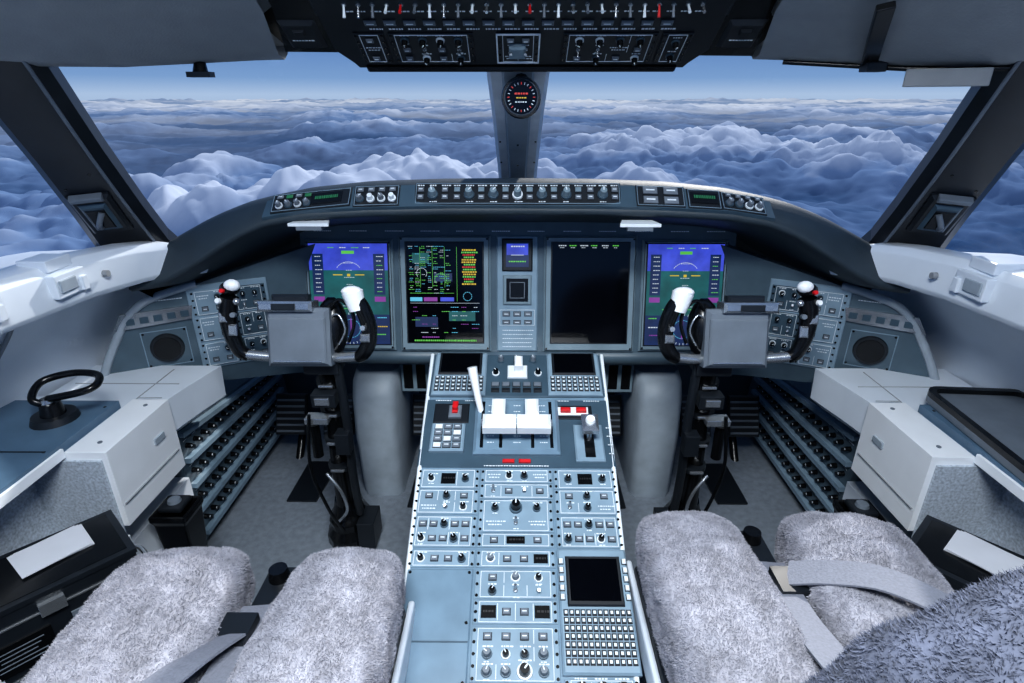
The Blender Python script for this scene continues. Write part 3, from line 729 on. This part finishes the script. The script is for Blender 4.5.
# ---------------- cloud deck ----------------
vs=[];D=100; NA=640
rs=[120.0]
while rs[-1]<9000: rs.append(rs[-1]*(1.0075 if rs[-1]<1600 else 1.015))
def dn(x,y,s,k):
    d=noise.voronoi(V((x/s+k,y/s-k,k*.37)))[0]
    # smooth union of the two nearest lobes: rounded puffs without hard creases
    a=math.exp(-3.2*d[0]*d[0])+.55*math.exp(-3.2*d[1]*d[1])
    return min(1.2,a)
BANKS=((-245,500,120,.55,5),(430,600,130,.4,3),(-120,850,180,.4,3),(220,800,190,.35,3))
for r in rs:
    for i in range(NA):
        a=math.radians(-66+132*i/(NA-1))
        x=r*math.sin(a);y=r*math.cos(a)
        w1=noise.noise_vector(V((x/140,y/140,3)))*28; w2=noise.noise_vector(V((x/30,y/30,7)))*7
        qx=x+w1.x+w2.x; qy=y+w1.y+w2.y
        big=noise.noise(V((x/460,y/240,8.8)))+.5*noise.noise(V((x/1800,y/600,2.8)))
        up=0
        for bx_,by_,bs,ba,bh in BANKS:
            g=math.exp(-(((qx-bx_)/bs)**2+((qy-by_)/bs)**2)); big+=ba*g; up+=bh*g
        big=max(0,min(1.05,.40+.9*big))
        h=18*dn(qx,qy,150,1.3)+(17*dn(qx,qy,80,5.1)+11*dn(qx,qy,38,9.7))*(.3+.7*big)
        if r<2600: h+=6*dn(qx,qy,18,2.2)*(.2+.8*big)
        if r<1000: h+=3.0*dn(qx,qy,8.5,4.2)*(.15+.85*big)
        h*=.35+.65*big
        h+=18*big+up+2.0*noise.noise(V((x/12,y/12,5)))
        vs.append((x,y,-D+h+max(0,r-2500)*.0125))
NR=len(rs)
fs=[(j*NA+i,j*NA+i+1,(j+1)*NA+i+1,(j+1)*NA+i) for j in range(NR-1) for i in range(NA-1)]
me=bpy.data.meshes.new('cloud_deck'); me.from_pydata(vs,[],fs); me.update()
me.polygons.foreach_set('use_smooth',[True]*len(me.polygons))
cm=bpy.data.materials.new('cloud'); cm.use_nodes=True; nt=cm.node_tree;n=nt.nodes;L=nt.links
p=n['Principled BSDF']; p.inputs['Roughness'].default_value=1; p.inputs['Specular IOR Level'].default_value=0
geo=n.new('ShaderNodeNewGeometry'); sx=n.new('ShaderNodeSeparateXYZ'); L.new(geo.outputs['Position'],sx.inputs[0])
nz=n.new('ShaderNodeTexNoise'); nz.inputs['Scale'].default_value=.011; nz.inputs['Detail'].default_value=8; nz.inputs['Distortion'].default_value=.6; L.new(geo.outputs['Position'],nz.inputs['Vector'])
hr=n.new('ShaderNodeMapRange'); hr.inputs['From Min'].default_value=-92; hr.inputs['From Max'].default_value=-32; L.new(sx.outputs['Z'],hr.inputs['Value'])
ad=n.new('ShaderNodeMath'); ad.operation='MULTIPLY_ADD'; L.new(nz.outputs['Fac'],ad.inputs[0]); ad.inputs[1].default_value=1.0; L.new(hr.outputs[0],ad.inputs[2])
rp=n.new('ShaderNodeValToRGB'); rp.color_ramp.elements[0].position=.40; rp.color_ramp.elements[0].color=C(52,76,108); rp.color_ramp.elements[1].position=1.0; rp.color_ramp.elements[1].color=C(176,185,200)  # shade painted in by height, varied with noise: dark troughs, pale tops
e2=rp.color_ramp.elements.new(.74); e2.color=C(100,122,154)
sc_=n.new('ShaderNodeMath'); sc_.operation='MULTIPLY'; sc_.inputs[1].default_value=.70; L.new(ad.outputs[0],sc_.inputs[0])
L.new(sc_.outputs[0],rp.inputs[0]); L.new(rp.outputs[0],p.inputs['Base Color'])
# painted glow in place of scattered light: the ramp colour also emits
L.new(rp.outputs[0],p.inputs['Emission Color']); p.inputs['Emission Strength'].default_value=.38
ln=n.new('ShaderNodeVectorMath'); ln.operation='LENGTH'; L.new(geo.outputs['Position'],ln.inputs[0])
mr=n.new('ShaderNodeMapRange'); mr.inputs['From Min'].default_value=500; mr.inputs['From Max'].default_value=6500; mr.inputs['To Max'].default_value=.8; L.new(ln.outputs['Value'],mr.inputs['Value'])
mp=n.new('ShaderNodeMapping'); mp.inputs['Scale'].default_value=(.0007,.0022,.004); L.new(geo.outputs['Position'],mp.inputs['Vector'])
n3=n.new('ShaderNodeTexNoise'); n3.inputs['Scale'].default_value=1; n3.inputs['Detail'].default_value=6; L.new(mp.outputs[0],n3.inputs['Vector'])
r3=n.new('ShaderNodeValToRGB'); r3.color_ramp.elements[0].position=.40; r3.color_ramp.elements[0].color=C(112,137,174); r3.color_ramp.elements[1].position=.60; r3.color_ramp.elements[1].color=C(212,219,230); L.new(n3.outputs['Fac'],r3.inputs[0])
em=n.new('ShaderNodeEmission'); L.new(r3.outputs[0],em.inputs['Color']); em.inputs['Strength'].default_value=.85  # aerial haze painted as a streaky glow, stronger with distance
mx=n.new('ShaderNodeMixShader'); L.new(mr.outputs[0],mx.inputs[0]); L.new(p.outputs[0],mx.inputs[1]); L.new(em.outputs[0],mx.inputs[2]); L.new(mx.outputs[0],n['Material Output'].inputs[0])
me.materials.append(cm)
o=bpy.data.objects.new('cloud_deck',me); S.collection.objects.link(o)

# ---------------- world and lights ----------------
w=bpy.data.worlds.new('sky'); S.world=w; w.use_nodes=True; nt=w.node_tree;n=nt.nodes;L=nt.links
tc=n.new('ShaderNodeTexCoord'); sp=n.new('ShaderNodeSeparateXYZ'); L.new(tc.outputs['Generated'],sp.inputs[0])
r=n.new('ShaderNodeValToRGB'); cr=r.color_ramp
cr.elements[0].position=.0; cr.elements[0].color=C(80,102,134)
cr.elements[1].position=1; cr.elements[1].color=C(104,138,186)
for ps,cc in((.49,(120,150,190)),(.502,(182,203,230)),(.515,(132,166,210)),(.55,(88,130,190))):
    q=cr.elements.new(ps); q.color=C(*cc)
mr=n.new('ShaderNodeMapRange'); mr.inputs['From Min'].default_value=-1; L.new(sp.outputs['Z'],mr.inputs['Value']); L.new(mr.outputs[0],r.inputs[0])
bg=n['Background']; L.new(r.outputs[0],bg.inputs[0]); bg.inputs[1].default_value=.85
def light(name,kind,loc,rot,e,col=(1,1,1),size=1,sy=None):
    l=bpy.data.lights.new(name,kind); l.energy=e; l.color=col
    if kind=='AREA': l.size=size
    if sy: l.shape='RECTANGLE'; l.size_y=sy
    o=bpy.data.objects.new(name,l); S.collection.objects.link(o); o.location=loc; o.rotation_euler=[math.radians(a) for a in rot]; return o
so=light('sun','SUN',(0,0,5),(0,0,0),3.4,(1,.97,.93)); so.data.angle=math.radians(1.5)
so.rotation_euler=V((.30,.74,.54)).to_track_quat('Z','Y').to_euler()
light('fill_lamp','AREA',(0,-.1,1.75),(25,0,0),40,(.93,.97,1),.8,.4)  # added soft fill above and behind the camera, no fixture modelled

cam=bpy.data.cameras.new('camera'); cam.lens=20; cam.sensor_width=36; cam.clip_start=.01; cam.clip_end=30000
co=bpy.data.objects.new('camera',cam); S.collection.objects.link(co); co.location=(0,0,1); co.rotation_euler=(math.radians(67),0,math.radians(.55))
S.camera=co
S.view_settings.view_transform='Standard'
try: S.view_settings.look='Medium High Contrast'
except Exception: pass
